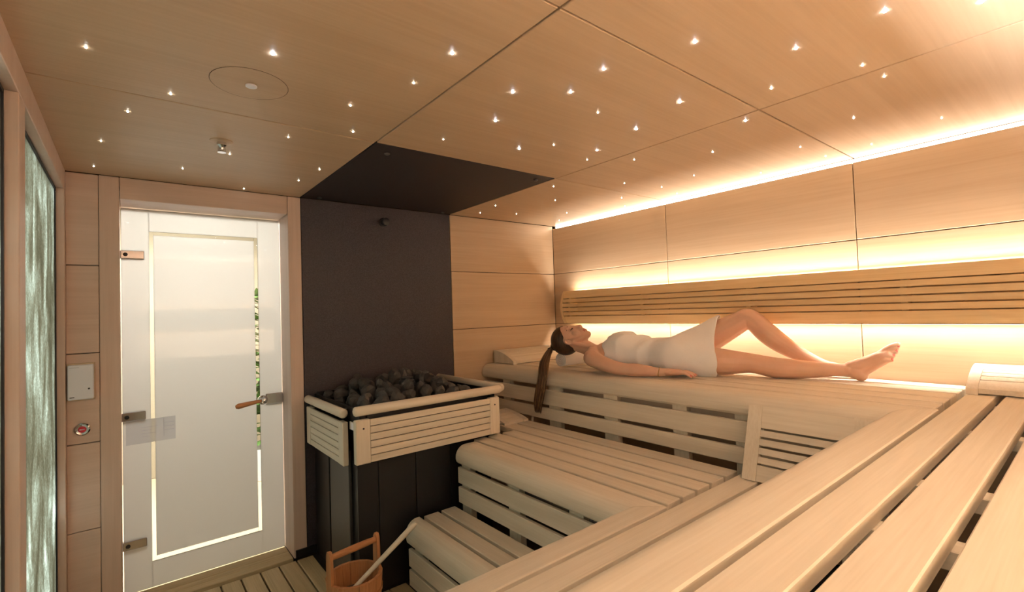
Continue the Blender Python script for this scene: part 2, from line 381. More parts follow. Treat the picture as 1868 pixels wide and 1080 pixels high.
# notice on the glass
nt_ = thing('notice_sheet', (.375, GY-.004, .75), 'pale printed notice sheet stuck on the frosted glass door', 'notice')
MB().box(.257, .490, GY-.0035, GY-.0008, .752, .888).build('sheet', 'paper', nt_)
for i in range(3): MB().box(.435, .483, GY-.0042, GY-.0034, .855-.022*i, .857-.022*i).build('printed_line', 'faint_ink', nt_)
for i in range(4): MB().box(.325, .325+[.08, .05, .07, .04][i], GY-.0042, GY-.0034, .842-.018*i, .8435-.018*i).build('printed_line', 'faint_ink', nt_)
MB().box(.432, .434, GY-.0042, GY-.0034, .775, .885).build('printed_line', 'faint_ink', nt_)

# ------------------------------------------------------------------ corridor beyond the door
cw = MB()
for b in [(-1.0, -.9, 3.64, 6.1, FL, 2.6), (2.6, 2.7, 3.64, 6.1, FL, 2.6), (-1.0, 2.7, 6.0, 6.1, FL, 2.6), (-1.0, .17, 3.63, 3.66, FL, 2.6), (1.16, 2.7, 3.63, 3.66, FL, 2.6), (.17, 1.16, 3.63, 3.66, 2.2, 2.6)]: cw.box(*b)
cw = cw.build('wall_corridor', 'white_paint'); tag(cw, 'cream corridor walls beyond the glass door', None, None, 'structure')
tag(box('floor_corridor', 'beige_paint', -1, 2.7, 3.63, 6.1, FL-.09, FL-.004, bev=0), 'corridor floor beyond the glass door', None, None, 'structure')
tag(box('ceiling_corridor', 'white_paint', -1, 2.7, 3.63, 6.1, 2.6, 2.66, bev=0), 'corridor ceiling beyond the glass door', None, None, 'structure')
cl = thing('corridor_lamp', (.6, 4.6, 2.55), 'white ceiling lamp in the corridor beyond the glass door', 'lamp')
box('housing', 'white_plastic', .1, 1.1, 4.2, 5.0, 2.56, 2.6, cl); MB().box(.12, 1.08, 4.22, 4.98, 2.552, 2.559).build('diffuser', 'lamp_white', cl)
la = bpy.data.lights.new('corridor_light', 'AREA'); la.shape = 'RECTANGLE'; la.size = .9; la.size_y = .7; la.energy = CORRIDOR_W; la.color = (1, .95, .87)
lo = bpy.data.objects.new('corridor_light', la); COL.objects.link(lo); lo.location = T((.6, 4.6, 2.54))-WLOC[cl.name]; lo.parent = cl
def plant():
    r = thing('potted_plant', (1.30, 5.25, FL), 'green leafy plant seen through the clear strip of the door', 'plant')
    MB().lathe([(.13, 0), (.16, .3), (.15, .3), (.12, .27), (.001, .27)], (1.30, 5.25, FL), 18).build('pot', 'white_plastic', r, True)
    m = MB(); m.tube([(1.30, 5.25, .1), (1.29, 5.25, .8), (1.31, 5.24, 1.6)], [.018, .014, .008], 6).build('stem', 'leaf', r)
    rnd = random.Random(3); lf = MB()
    for i in range(150):
        z = .25+1.5*rnd.random(); a = rnd.random()*6.28; ln = .15+.14*rnd.random(); b = Vector((1.30, 5.25, z)); d = Vector((math.cos(a), math.sin(a), rnd.uniform(-.3, .7))).normalized()
        sd = d.cross(Vector((0, 0, 1))).normalized()*ln*.2; q = [b, b+d*ln*.5+sd, b+d*ln, b+d*ln*.5-sd, b+d*ln*.5+Vector((0, 0, .012))]
        lf.add(q, [(0, 1, 4), (1, 2, 4), (2, 3, 4), (3, 0, 4)])
    lf.build('foliage', 'leaf', r)
plant()

# ------------------------------------------------------------------ benches
def bench_profile(front, depth, top, h, r=.068, n=7, lip=.016):
    """nose board section in (d from the front edge, z): rounded upper front edge"""
    p = [(lip, top-h), (0.004, top-h+.012), (0, top-h+.03)]
    for i in range(n+1):
        a = math.pi*i/(2*n); p.append((r-r*math.cos(a), top-r+r*math.sin(a)))
    p += [(depth-.004, top), (depth, top-.004), (depth, top-.042), (.045, top-.042), (.045, top-h)]
    return p
def right_tier(name, label, base, top, fx, nd, noseh, planks, yn, yf, boards, floor_z, posts, mitre_front, yn_nose=None):
    """tier running along the right wall: front edge at x = fx"""
    r = thing(name, base, label, 'bench', 'benches along the lit wall')
    prof = bench_profile(fx, nd, top, noseh)
    near = [(fx+d, (yn_nose-d+.001) if mitre_front else yn, z) for d, z in prof]; far = [(fx+d, yf[0], z) for d, z in prof]
    o = MB().loft([near, far]).build('nose_board', 'abachi_Y', r, True, 30)
    for i, (x0, x1) in enumerate(planks):
        box('plank', 'abachi_Y', x0, x1, yn, yf[i+1], top-.038, top, r, .003)
    for z0, z1 in boards: box('riser_board', 'abachi_Y', fx+.012, fx+.034, yn+.0, yf[0], z0, z1, r, .003)
    for y0, y1 in posts: box('support_post', 'abachi_Z', fx+.036, fx+.075, y0, y1, floor_z, top-.045, r, .002)
    return r
def fore_tier(name, label, base, top, fy, nd, noseh, planks, x0, x1, xin, boards, floor_z, posts, battens):
    """tier running across under the camera: front edge at y = fy"""
    r = thing(name, base, label, 'bench', 'benches under the camera')
    prof = bench_profile(fy, nd, top, noseh)
    a = [(x0, fy-d, z) for d, z in prof]; b = [(xin+d-.001, fy-d, z) for d, z in prof]
    MB().loft([a, b]).build('nose_board', 'abachi_X', r, True, 30)
    for y0, y1 in planks: box('plank', 'abachi_X', x0, x1, y0, y1, top-.038, top, r, .003)
    for z0, z1 in boards: box('riser_board', 'abachi_X', x0, xin, fy-.034, fy-.012, z0, z1, r, .003)
    for xx in posts: box('support_post', 'abachi_Z', xx, xx+.09, fy-.075, fy-.036, floor_z, top-.045, r, .002)
    ys = [p for q in planks for p in q]
    for xx in battens: box('batten', 'abachi_Y', xx, xx+.06, min(ys)+.01, fy-.05, top-.075, top-.036, r, .002)
    return r
UP, MI, LO = 1.01, .65, .295
pl = lambda a, n, pitch, gap: [(a+pitch*i, a+pitch*(i+1)-gap) for i in range(n)]
up_pl = pl(2.764, 5, .1418, .020)
right_tier('upper_bench', 'top tier slatted wooden bench that the woman lies on', (3.0, 1.9, FL), UP, 2.59, .155, .105, up_pl, .452, [3.325]*6,
           [(.769, .876), (.665, .746)], FL, [(3.0, 3.09), (2.44, 2.555), (1.934, 2.044), (1.461, 1.551), (1.11, 1.199), (.60, .69)], True, .596)
mid_pl = [(1.964, 2.054), (2.074, 2.169), (2.189, 2.286), (2.306, 2.413), (2.433, 2.540)]
right_tier('middle_bench', 'middle tier slatted bench between the heater and the leaning backrest', (2.2, 1.8, FL), MI, 1.80, .145, .105, mid_pl, 1.154, [2.50, 2.545, 2.545, 2.545, 3.32, 3.32],
           [(.429, .523), (.314, .407)], FL, [(2.402, 2.495), (1.947, 2.041), (1.50, 1.59)], True, 1.285)
right_tier('lower_bench', 'lowest slatted bench step beside the wooden bucket', (1.65, 1.9, FL), LO, 1.475, .088, .130, [(1.583, 1.676), (1.696, 1.790)], 1.30, [2.52, 2.51, 2.51],
           [(.043, .140), (-.062, .026)], FL, [(2.40, 2.49), (1.9, 2.0), (1.4, 1.5)], False)
fore_tier('upper_bench', 'top tier bench in the foreground with wide pale planks', (1.9, .1, FL), UP, .596, .155, .105, [(.330, .424), (.208, .303), (.088, .183), (-.034, .062), (-.156, -.060), (-.282, -.182)], .33, W-.012, 2.59,
          [(.769, .876), (.665, .746)], FL, [.4, 1.2, 2.0], [.5, 1.00, 1.47, 1.83, 2.53, 3.1])
fore_tier('middle_bench', 'middle tier bench crossing in front of the foreground top bench', (1.3, .9, FL), MI, 1.285, .141, .105, [(1.022, 1.124), (.90, 1.002), (.78, .888), (.66, .768)], .33, 2.56, 1.80,
          [(.429, .523), (.314, .407)], FL, [.4, 1.1, 1.7], [.6, 1.2, 1.75, 2.3])
# carriers under the planks of the right tiers (parts of their benches)
for r, xs_, y_, z_ in [(bpy.data.objects['upper_bench'], (2.64, 3.46), (.62, 1.15, 1.50, 1.98, 2.49, 3.03), UP), (bpy.data.objects['middle_bench'], (1.85, 2.54), (1.54, 1.99, 2.44), MI), (bpy.data.objects['lower_bench'], (1.52, 1.79), (1.44, 1.95, 2.44), LO)]:
    for y in y_: box('batten', 'abachi_X', xs_[0], xs_[1], y-.03, y+.03, z_-.075, z_-.036, r, .002)

# ------------------------------------------------------------------ long wall backrests
def backrest(name, label, fn, l0, l1, ribs, base, group, mat_axis, led):
    r = thing(name, base, label, 'backrest', group)
    zb = [1.317, 1.385, 1.424, 1.463, 1.503, 1.542, 1.611]
    def dep(z): t = (z-1.317)/(1.611-1.317); return .070+.048*(1-(2*t-1)**2)     # distance from the wall of the outer face
    def strip(z0, z1, nm, n=2):
        rings = []
        for l in (l0+.028, l1-.028):
            o_, i_ = [], []
            for k in range(n+1):
                z = z0+(z1-z0)*k/n; o_.append(fn(l, dep(z), z)); i_.append(fn(l, dep(z)-.020, z))
            rings.append(o_+i_[::-1])
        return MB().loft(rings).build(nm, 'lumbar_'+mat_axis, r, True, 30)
    strip(zb[0], zb[1]-.003, 'rail', 4); strip(zb[5]+.003, zb[6], 'rail', 4)
    for i in range(1, 5): strip(zb[i]+.004, zb[i+1]-.004, 'slat')
    for l in (l0, l1-.026):
        m = MB(); pr = [(dep(1.317+.294*k/8)+.004, 1.317+.294*k/8) for k in range(9)]
        pr = [(.03, 1.322)]+pr+[(.03, 1.606)]
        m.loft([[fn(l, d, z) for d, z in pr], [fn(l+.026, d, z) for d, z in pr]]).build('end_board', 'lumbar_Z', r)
    for l in ribs:
        m = MB(); pr = [(dep(1.33+.27*k/6)-.0205, 1.33+.27*k/6) for k in range(7)]
        pr = [(.002, 1.40)]+pr+[(.002, 1.53)]
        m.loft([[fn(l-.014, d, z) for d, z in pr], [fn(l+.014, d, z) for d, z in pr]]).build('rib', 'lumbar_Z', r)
    # LED lines behind the upper and lower rail
    for zc, lab in ((1.585, 'upper'), (1.345, 'lower')):
        sgn = 1 if zc > 1.45 else -1
        holder = thing('led_strip', fn((l0+l1)/2, .03, zc), 'warm glowing strip light behind the %s rail of the %s' % (lab, 'long wall backrest' if mat_axis == 'Y' else 'backrest behind the camera'), 'strip light', 'hidden strip lights')
        m = MB(); n = 12; q = []
        for i in range(n):
            a, b = l0+.08+(l1-l0-.16)*i/n, l0+.08+(l1-l0-.16)*(i+1)/n
            m.add([fn(a, .050, zc), fn(b, .050, zc), fn(b, .036, zc+sgn*.012), fn(a, .036, zc+sgn*.012)], [(0, 1, 2, 3)])
        m.build('diode_strip', led, holder, fixn=False)
        za, zb_ = sorted((zc-sgn*.006, zc-sgn*.012)); dd = dep(zc)-.0215
        c1 = [(.003, za), (dd, za), (dd, zb_), (.003, zb_)]
        MB().loft([[fn(l0+.03, d, z) for d, z in c1], [fn(l1-.03, d, z) for d, z in c1]]).build('channel', 'lumbar_'+mat_axis, holder)  # hidden shelf added to keep the strip light out of the slat gaps
    return r
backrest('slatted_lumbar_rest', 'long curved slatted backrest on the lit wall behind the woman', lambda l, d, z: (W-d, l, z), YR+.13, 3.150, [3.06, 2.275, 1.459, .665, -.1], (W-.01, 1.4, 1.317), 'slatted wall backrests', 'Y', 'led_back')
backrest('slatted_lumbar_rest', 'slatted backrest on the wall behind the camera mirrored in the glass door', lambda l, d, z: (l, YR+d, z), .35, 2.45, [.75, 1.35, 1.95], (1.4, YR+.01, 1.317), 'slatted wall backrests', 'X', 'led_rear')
# the emitting faces look at the wall
def orient(o, axis, sign):
    me = o.data; bm = bmesh.new(); bm.from_mesh(me); bm.normal_update()
    bmesh.ops.reverse_faces(bm, faces=[f for f in bm.faces if f.normal[axis]*sign < 0]); bm.to_mesh(me); bm.free()
# cove light between wall panels and ceiling
cv = thing('led_strip', (W+.025, 1.5, CE-.03), 'warm glowing line of light along the ceiling edge of the lit wall', 'strip light', 'hidden strip lights')
m = MB()
for i in range(14):
    a = YR+.02+(D-YR-.04)*i/14; b = YR+.02+(D-YR-.04)*(i+1)/14
    m.add([(W+.026, a, CE-.024), (W+.026, b, CE-.024), (W+.026, b, CE-.004), (W+.026, a, CE-.004)], [(0, 1, 2, 3)])
m.build('diode_strip', 'led_cove', cv, fixn=False)
MB().box(W+.0265, W+.030, YR+.01, D-.01, CE-.03, CE-.002).build('channel', 'white_plastic', cv)

# ------------------------------------------------------------------ headrests and the leaning backrest
def headrest(label, fn, length, depth, hgt, base, n=6, group='portable wooden headrests'):
    """fn(l, d, h): l along, d from the low edge to the high back edge"""
    r = thing('headrest', base, label, 'headrest', group)
    def cur(t): return hgt*(.24+.76*math.sin(t*math.pi/2*.97)**.85)
    N = 10
    for l in (0, length-.04):
        pr = [(depth*.0, .0)]+[(depth*k/N, cur(k/N)) for k in range(N+1)]+[(depth, 0), (depth*.88, 0.006), (depth*.1, .006)]
        MB().loft([[fn(l, d, h) for d, h in pr], [fn(l+.04, d, h) for d, h in pr]]).build('end_board', 'abachi_Z', r)
    def sl(t0, t1, nm):
        pr = [(depth*(t0+(t1-t0)*k/3), cur(t0+(t1-t0)*k/3)-.001) for k in range(4)]
        lo_ = [(d+.004, h-.022) for d, h in pr][::-1]
        MB().loft([[fn(.041, d, h) for d, h in pr+lo_], [fn(length-.041, d, h) for d, h in pr+lo_]]).build(nm, 'abachi_X', r)
    sl(.01, .22, 'toe_board')
    w = (.99-.22)/n
    for i in range(n): sl(.22+w*i+.018, .22+w*(i+1), 'slat')
    return r
headrest('low curved wooden headrest on the top bench by the end wall behind her head', lambda l, d, h: (2.712+l, 3.056+d, UP+h), .62, .262, .108, (3.0, 3.2, UP))
headrest('curved wooden headrest at the foot end against the lit wall', lambda l, d, h: (3.19+d, .425-l, UP+h), .60, .275, .112, (3.33, .12, UP))
headrest('small wooden headrest on the middle bench half hidden behind the heater', lambda l, d, h: (2.315+l, 2.68+d, MI+h), .215, .26, .058, (2.42, 2.8, MI), 4)
def lean_backrest():
    r = thing('leaning_backrest', (2.5, .8, MI), 'loose slatted backrest leaning on the riser below the top bench', 'backrest')
    b = Vector((2.452, 0, MI+.002)); t = Vector((2.560, 0, .970)); up = (t-b); H = up.length; up = up/H; nrm = Vector((-up.z, 0, up.x))
    def fn(l, k, o): q = b+up*(k*H)+nrm*o; return (q.x, 1.088-l, q.z)
    def slab(l0, l1, k0, k1, o0, o1, nm):
        bm = [fn(l, k, o) for o in (o0, o1) for k in (k0, k1) for l in (l0, l1)]
        m = MB(); m.add(bm, [(0, 2, 3, 1), (4, 5, 7, 6), (0, 1, 5, 4), (2, 6, 7, 3), (0, 4, 6, 2), (1, 3, 7, 5)]); m.build(nm, 'abachi_Z' if nm == 'stile' else 'abachi_Y', r)
    L = .482
    for l0 in (0, L-.062): slab(l0, l0+.062, 0, 1, -.03, .008, 'stile')
    slab(.0625, L-.0625, .705, .995, -.014, .006, 'rail'); slab(.0625, L-.0625, .005, .215, -.014, .006, 'rail')
    for i in range(4):
        k = .240+.1175*i; slab(.0625, L-.0625, k, k+.085, -.012, .004, 'slat')
lean_backrest()

# ------------------------------------------------------------------ heater
def heater():
    r = thing('sauna_heater', (1.66, 2.95, FL), 'big black sauna heater with slatted wooden guard and stones', 'heater')
    m = MB(); m.box(1.245, 2.12, 2.605, 3.335, FL, .81); m.build('body', 'black_metal', r)
    for i, x in enumerate((1.235, 1.356, 1.586, 1.82)):
        x1 = (1.352, 1.582, 1.816, 2.125)[i]; box('cover_plate', 'black_metal', x+.002, x1, 2.598, 2.606, FL+.02, .68, r, .001)
    box('side_plate', 'grey_metal', 1.225, 1.244, 2.70, 3.02, FL+.01, .70, r, .003)
    box('side_plate', 'black_metal', 1.228, 1.244, 3.05, 3.33, FL+.01, .70, r, .003)
    # stone tray
    t = MB()
    t.box(1.235, 2.135, 2.545, 3.335, .812, .824); t.box(1.235, 1.247, 2.545, 3.335, .824, .945); t.box(2.123, 2.135, 2.545, 3.335, .824, .945)
    t.box(1.247, 2.123, 2.545, 2.557, .824, .945); t.box(1.247, 2.123, 3.323, 3.335, .824, .955)
    t.build('stone_tray', 'black_metal', r)
    br = MB()
    for x in (1.27, 2.08):
        br.box(x, x+.03, 2.520, 2.546, .70, .95)
    for y in (2.72, 3.2): br.box(1.212, 1.236, y, y+.03, .70, .93)
    br.build('bracket', 'black_metal', r)
    MB().box(1.200, 1.236, 2.520, 2.600, .84, .885, bev=.003).build('corner_clip', 'chrome', r)
    # front guard
    g = thing_part = MB(); z0, z1 = .672, .902
    fr = box('front_guard', 'gap_shade_brown', 1.272, 2.052, 2.497, 2.505, z0+.004, z1-.004, r, .001); fr['label'] = 'slatted front guard'
    for a, b in ((1.190, 1.270), (2.054, 2.128)):
        s = box('stile', 'abachi_Z', a, b, 2.482, 2.518, z0, z1, r, .004)
    n = 6; h = (z1-z0)/n
    for i in range(n):
        box('slat', 'abachi_X', 1.271, 2.053, 2.484, 2.4965, z0+h*i+.0025, z0+h*(i+1)-.0025, r, .001)
    for x in (1.232, 2.090): MB().lathe([(.005, 0), (.005, -.002)], (x, 2.482, z1-.045), 10, axis=1).build('screw', 'ink', r)
    # side guard
    z0, z1 = .635, .872
    for a, b in ((2.640, 2.715), (3.24, 3.315)): box('stile', 'abachi_Z', 1.176, 1.208, a, b, z0, z1, r, .004)
    box('side_guard', 'gap_shade_brown', 1.190, 1.198, 2.716, 3.239, z0+.004, z1-.004, r, .001)
    for i in range(n):
        h = (z1-z0)/n; box('slat', 'abachi_Y', 1.178, 1.1895, 2.716, 3.239, z0+h*i+.0025, z0+h*(i+1)-.0025, r, .001)
    # right guard
    box('right_guard', 'abachi_Z', 2.136, 2.156, 2.53, 3.2, .63, .90, r, .004)
    # round rails
    def rail(p, q, nm='rail'):
        p, q = Vector(p), Vector(q); d = (q-p).normalized()*.012
        MB().tube([p, p+d*.35, p+d, q-d, q-d*.35, q], [.012, .021, .026, .026, .021, .012], 16).build(nm, 'abachi_X' if abs(q.x-p.x) > .1 else 'abachi_Y', r, True, 60)
    rail((1.186, 2.500, .948), (2.150, 2.500, .948)); rail((1.190, 2.652, .917), (1.190, 3.330, .917)); rail((2.166, 2.50, .952), (2.166, 3.325, .952))
    # steam bowl between the stones
    v = MB().lathe([(.030, 0), (.055, .005), (.050, .055), (.040, .062), (.044, .072), (.040, .076), (.001, .076)], (1.69, 2.90, .965), 20).build('steam_bowl', 'steam_bowl', r, True, 40)
    for a in range(5):
        an = R(-95+14*a); c = Vector((1.69+.0535*math.cos(an), 2.90+.0535*math.sin(an), .995))
        MB().box(c.x-.003, c.x+.003, c.y-.003, c.y+.003, .980, 1.008).build('vent_slot', 'ink', v)
heater()
def stones():
    rnd = random.Random(11); meshes = []
    for k in range(8):
        bm = bmesh.new(); bmesh.ops.create_icosphere(bm, subdivisions=2, radius=1)
        rr = random.Random(k)
        planes = [(Vector((rr.gauss(0, 1), rr.gauss(0, 1), rr.gauss(0, 1))).normalized(), rr.uniform(.62, .9)) for _ in range(11)]
        for v in bm.verts:
            for nn, dd in planes:
                e = v.co.dot(nn)-dd
                if e > 0: v.co -= nn*e
            v.co *= 1+.10*noise.noise(v.co*2.2+Vector((k*7, 0, 0)))
        me = bpy.data.meshes.new('stone'); bm.to_mesh(me); bm.free(); me.materials.append(MATS['stone']); meshes.append(me)
    pos = []
    def heap(x, y):   # height of the heap
        e = min(1, (x-1.24)/.22)*min(1, max(0, (2.15-x))/.35)
        return .895+.075*max(0, e)*min(1, (y-2.5)/.12+.35)
    for j in range(7):
        for i in range(9):
            x = 1.305+.093*i+rnd.uniform(-.015, .015)+(.04 if j % 2 else 0); y = 2.622+.105*j+rnd.uniform(-.018, .018)
            if x > 2.07 or math.hypot(x-1.69, y-2.90) < .06: continue
            if x > 1.98 and rnd.random() < .75: continue
            pos.append((x, y, heap(x, y)+rnd.uniform(-.008, .012), rnd.uniform(.042, .060)))
    n0 = len(pos)
    for _ in range(22):
        x, y = rnd.uniform(1.42, 1.93), rnd.uniform(2.66, 3.2)
        if math.hypot(x-1.69, y-2.90) < .095: continue
        pos.append((x, y, heap(x, y)+.05+rnd.uniform(-.01, .01), rnd.uniform(.038, .055)))
    for k, (x, y, z, s) in enumerate(pos):
        o = bpy.data.objects.new('sauna_stone', meshes[k % 8]); COL.objects.link(o); o.location = T((x, y, z)); o.scale = Vector((rnd.uniform(.85, 1.25), rnd.uniform(.85, 1.2), rnd.uniform(.7, 1.0)))*s*S
        o.rotation_euler = (rnd.uniform(0, 6), rnd.uniform(0, 6), rnd.uniform(0, 6))
        w = 'beside the round steam bowl' if math.hypot(x-1.69, y-2.90) < .17 else ('at the top of the heap' if k >= n0 else ('in the front row behind the wooden rail' if y < 2.69 else ('in the row against the charcoal wall' if y > 3.12 else ('at the door end of the tray' if x < 1.5 else ('at the bench end of the tray' if x > 1.86 else 'in the middle of the tray')))))
        tag(o, 'rough dark grey heater stone '+w, 'stone', 'heater stones '+w)
stones()

# ------------------------------------------------------------------ bucket and ladle
BX, BY = 1.118, 2.350
def bucket():
    r = thing('wooden_bucket', (BX, BY, FL), 'wooden bucket with a bar handle standing on the duckboards', 'bucket')
    n = 18; z0, z1 = FL, .205
    ang0 = math.atan2(2.375-2.331, 1.259-.973)
    for k in range(n):
        a0 = ang0-math.pi/n+2*math.pi*k/n+.006; a1 = ang0-math.pi/n+2*math.pi*(k+1)/n-.006
        tall = k in (0, n//2)
        rings = []
        for z in ([z0, z1] if not tall else [z0, z1, z1+.09, z1+.135, z1+.150]):
            ro = .112+.020*(min(z, z1)-z0)/(z1-z0); ri = ro-.016
            mid, hw = (a0+a1)/2, (a1-a0)/2
            if z > z1+.1: hw *= (.8 if z < z1+.14 else .4)
            rings.append([(BX+q*math.cos(mid+w*hw), BY+q*math.sin(mid+w*hw), z) for q, w in ((ro, -1), (ro, 1), (ri, 1), (ri, -1))])
        MB().loft(rings).build('stave', 'larch_Z', r)
    MB().lathe([(.001, 0), (.098, 0), (.098, .012), (.001, .012)], (BX, BY, FL+.012), 24).build('bottom', 'larch_X', r)
    for z in (FL+.05, .13):
        ro = .112+.020*(z-z0)/(z1-z0)
        MB().lathe([(ro+.001, -.009), (ro+.0035, -.009), (ro+.0045, .009), (ro+.002, .009), (ro+.001, -.009)], (BX, BY, z), 36, cap=False).build('hoop', 'larch_X', r)
    d = Vector((math.cos(ang0), math.sin(ang0), 0)); c = Vector((BX, BY, z1+.120))
    MB().tube([c-d*.128, c-d*.118, c-d*.06, c, c+d*.06, c+d*.118, c+d*.128], [.010, .0135, .016, .0165, .016, .0135, .010], 14).build('handle_bar', 'larch_X', r, True, 60)
    MB().lathe([(.001, 0), (.104, 0)], (BX, BY, .10), 28, cap=False).build('water', 'water', r)
bucket()
def ladle():
    r = thing('ladle', (BX+.02, BY-.03, .10), 'pale wooden ladle handle leaning out of the bucket', 'ladle')
    p = Vector((1.150, 2.290, .205)); q = Vector((1.385, 2.215, .412))
    d = (q-p).normalized(); lo_ = p-d*.13
    MB().tube([lo_, p-d*.04, p+d*.05, p+(q-p)*.6, q-d*.02, q], [.010, .0105, .0115, .013, .0145, .011], 12).build('handle', 'abachi_X', r, True, 60)
    MB().lathe([(.001, -.05), (.025, -.047), (.040, -.025), (.044, 0), (.040, 0), (.036, -.023), (.022, -.042), (.001, -.044)], (lo_.x-.012, lo_.y+.01, lo_.z+.01), 18).build('bowl', 'larch_X', r, True, 60)
ladle()

# ------------------------------------------------------------------ wall fittings
def fittings():
    r = thing('control_box', (.080, D, 1.07), 'white wall box with a small dark keyhole beside the door', 'control box')
    MB().box(.030, .131, D-.040, D-.010, 1.072, 1.248, bev=.004).build('cover', 'white_plastic', r)
    MB().box(.026, .135, D-.010, D, 1.066, 1.256, bev=.002).build('back_plate', 'beige_paint', r)
    MB().lathe([(.0045, 0), (.0045, -.003)], (.112, D-.040, 1.125), 12, axis=1).build('keyhole', 'ink', r)
    MB().box(.038, .074, D-.0408, D-.0399, 1.2345, 1.2365).build('printed_line', 'faint_ink', r); MB().box(.038, .056, D-.0408, D-.0399, 1.0835, 1.0875).build('printed_line', 'ink', r)
    b = thing('emergency_button', (.083, D, .915), 'round chrome push button with a red centre below the white box', 'push button')
    MB().lathe([(.032, 0), (.032, -.006), (.026, -.011), (.017, -.009)], (.083, D, .915), 28, axis=1).build('bezel', 'chrome', b, True, 40)
    c = MB().lathe([(.0165, -.004), (.0165, -.010), (.013, -.013), (.001, -.0135)], (.083, D, .915), 24, axis=1).build('cap', 'red_button', b, True, 40)
    MB().box(.073, .093, D-.0142, D-.0136, .913, .917).build('printed_line', 'white_plastic', c)
    s = thing('ceiling_sprinkler', (.603, 2.467, CE-.05), 'chrome sprinkler head hanging from the ceiling near the door', 'sprinkler')
    MB().lathe([(.046, 0), (.046, -.003), (.030, -.006), (.020, -.006)], (.603, 2.45, CE), 28).build('escutcheon', 'veneer_X', s, True)
    MB().lathe([(.019, -.005), (.019, -.018), (.012, -.024), (.008, -.030), (.008, -.044), (.001, -.046)], (.603, 2.45, CE), 18).build('nozzle', 'chrome', s, True, 40)
    for x in (-.013, .013): MB().box(.603+x-.002, .603+x+.002, 2.447, 2.453, CE-.046, CE-.018).build('frame_arm', 'chrome', s)
    MB().lathe([(.001, -.047), (.017, -.047), (.017, -.050), (.001, -.050)], (.603, 2.45, CE), 18).build('deflector', 'chrome', s)
    h = thing('ceiling_hatch', (.60, 1.80, CE-.003), 'round flush wooden hatch in the ceiling with a tiny lamp', 'hatch')
    MB().lathe([(.001, -.0010), (.1162, -.0010), (.117, -.0007), (.117, 0)], (.60, 1.795, CE), 48).build('cover', 'veneer_X', h)
    MB().lathe([(.1172, -.0002), (.1186, -.0002), (.1186, -.0006), (.1172, -.0006), (.1172, -.0002)], (.60, 1.795, CE), 48, cap=False).build('shadow_gap', 'gap_dark', h)
    MB().lathe([(.018, -.002), (.018, -.006), (.012, -.008), (.001, -.005)], (.605, 1.80, CE), 20).build('lamp_insert', 'white_plastic', h, True)
    w = thing('wall_sensor', (1.745, D-.03, 2.12), 'small black round sensor on the charcoal wall', 'sensor')
    MB().lathe([(.034, 0), (.034, -.008), (.026, -.012), (.022, -.04)], (1.750, D, 2.135), 22, axis=1).build('socket', 'black_metal', w, True, 40)
    MB().lathe([(.026, -.036), (.030, -.045), (.028, -.060), (.015, -.066), (.001, -.066)], (1.750, D, 2.132), 22, axis=1).build('head', 'black_metal', w, True, 40)
fittings()
# ------------------------------------------------------------------ star lights in the ceiling
STARS = [(0.182,1.809,2),(0.618,1.546,4),(1.056,1.234,3),(0.393,2.024,2),(0.276,2.281,2),(0.935,1.769,2),(1.038,2.02,2),(0.829,2.236,1),(0.185,2.716,1),(1.048,1.473,2),(0.142,3.172,1),(0.499,2.991,1),(0.659,2.618,1),(0.829,3.274,1),(1.052,2.921,1),(1.086,2.645,1),
(1.375,1.334,3),(1.552,1.212,3),(1.521,1.028,3),(1.778,1.278,1),(1.973,1.027,4),(1.48,1.58,4),(2.063,1.301,4),(1.785,1.794,4),(2.135,1.596,3),(1.892,1.659,1),(2.206,1.728,1),(1.41,1.887,1),
(1.623,0.756,3),(1.925,0.587,3),(1.921,0.358,4),(2.092,0.185,4),(2.238,0.496,2),(2.404,0.475,2),(2.156,0.759,2),(2.393,0.968,3),(2.775,0.674,2),(3.126,0.439,2),(2.678,1.275,2),(3.002,0.973,2),(3.305,0.957,2),(3.285,0.74,2),(3.327,1.316,1),(3.015,1.581,1),(2.427,1.587,1),(2.782,1.932,1),(3.086,1.859,1),(3.35,1.911,1),(3.104,2.21,1),(3.359,2.38,1),(2.441,2.235,1),(2.723,2.514,1),(2.45,2.881,1),(2.499,3.153,1),(2.786,3.043,1),(3.13,2.799,1),(3.315,3.08,1)]
def star_meshes():
    out = {}
    for k, rad in ((1, .0022), (2, .0029), (3, .0039), (4, .0052)):
        m = MB(); m.lathe([(rad, 0), (rad*.9, -.0022), (rad*.5, -.0034), (rad*.02, -.0038)], (0, 0, 0), 10)
        me = bpy.data.meshes.new('star_light'); me.from_pydata([Vector(v)*S for v in m.v], [], m.f); me.update(); me.materials.append(MATS['star_bright' if k > 2 else 'star_soft']); out[k] = me
    return out
SM = star_meshes()
for x, y, k in STARS:
    o = bpy.data.objects.new('star_light', SM[k]); COL.objects.link(o); o.location = T((x, y, CE-.0002))
    where = ('over the door' if y > Y3 else 'by the round hatch') if x < S1 else (('before the charcoal panel' if y > Y1 else 'over the foreground bench') if x < S2 else ('beside the charcoal panel' if y > Y3 else ('over the reclining woman' if y > Y1 else 'over her feet at the wall')))
    size = {1: 'tiny', 2: 'small', 3: 'bright', 4: 'brightest'}[k]
    tag(o, '%s star light in the wooden ceiling panel %s' % (size, where), 'star light', '%s star lights %s' % (size, where))

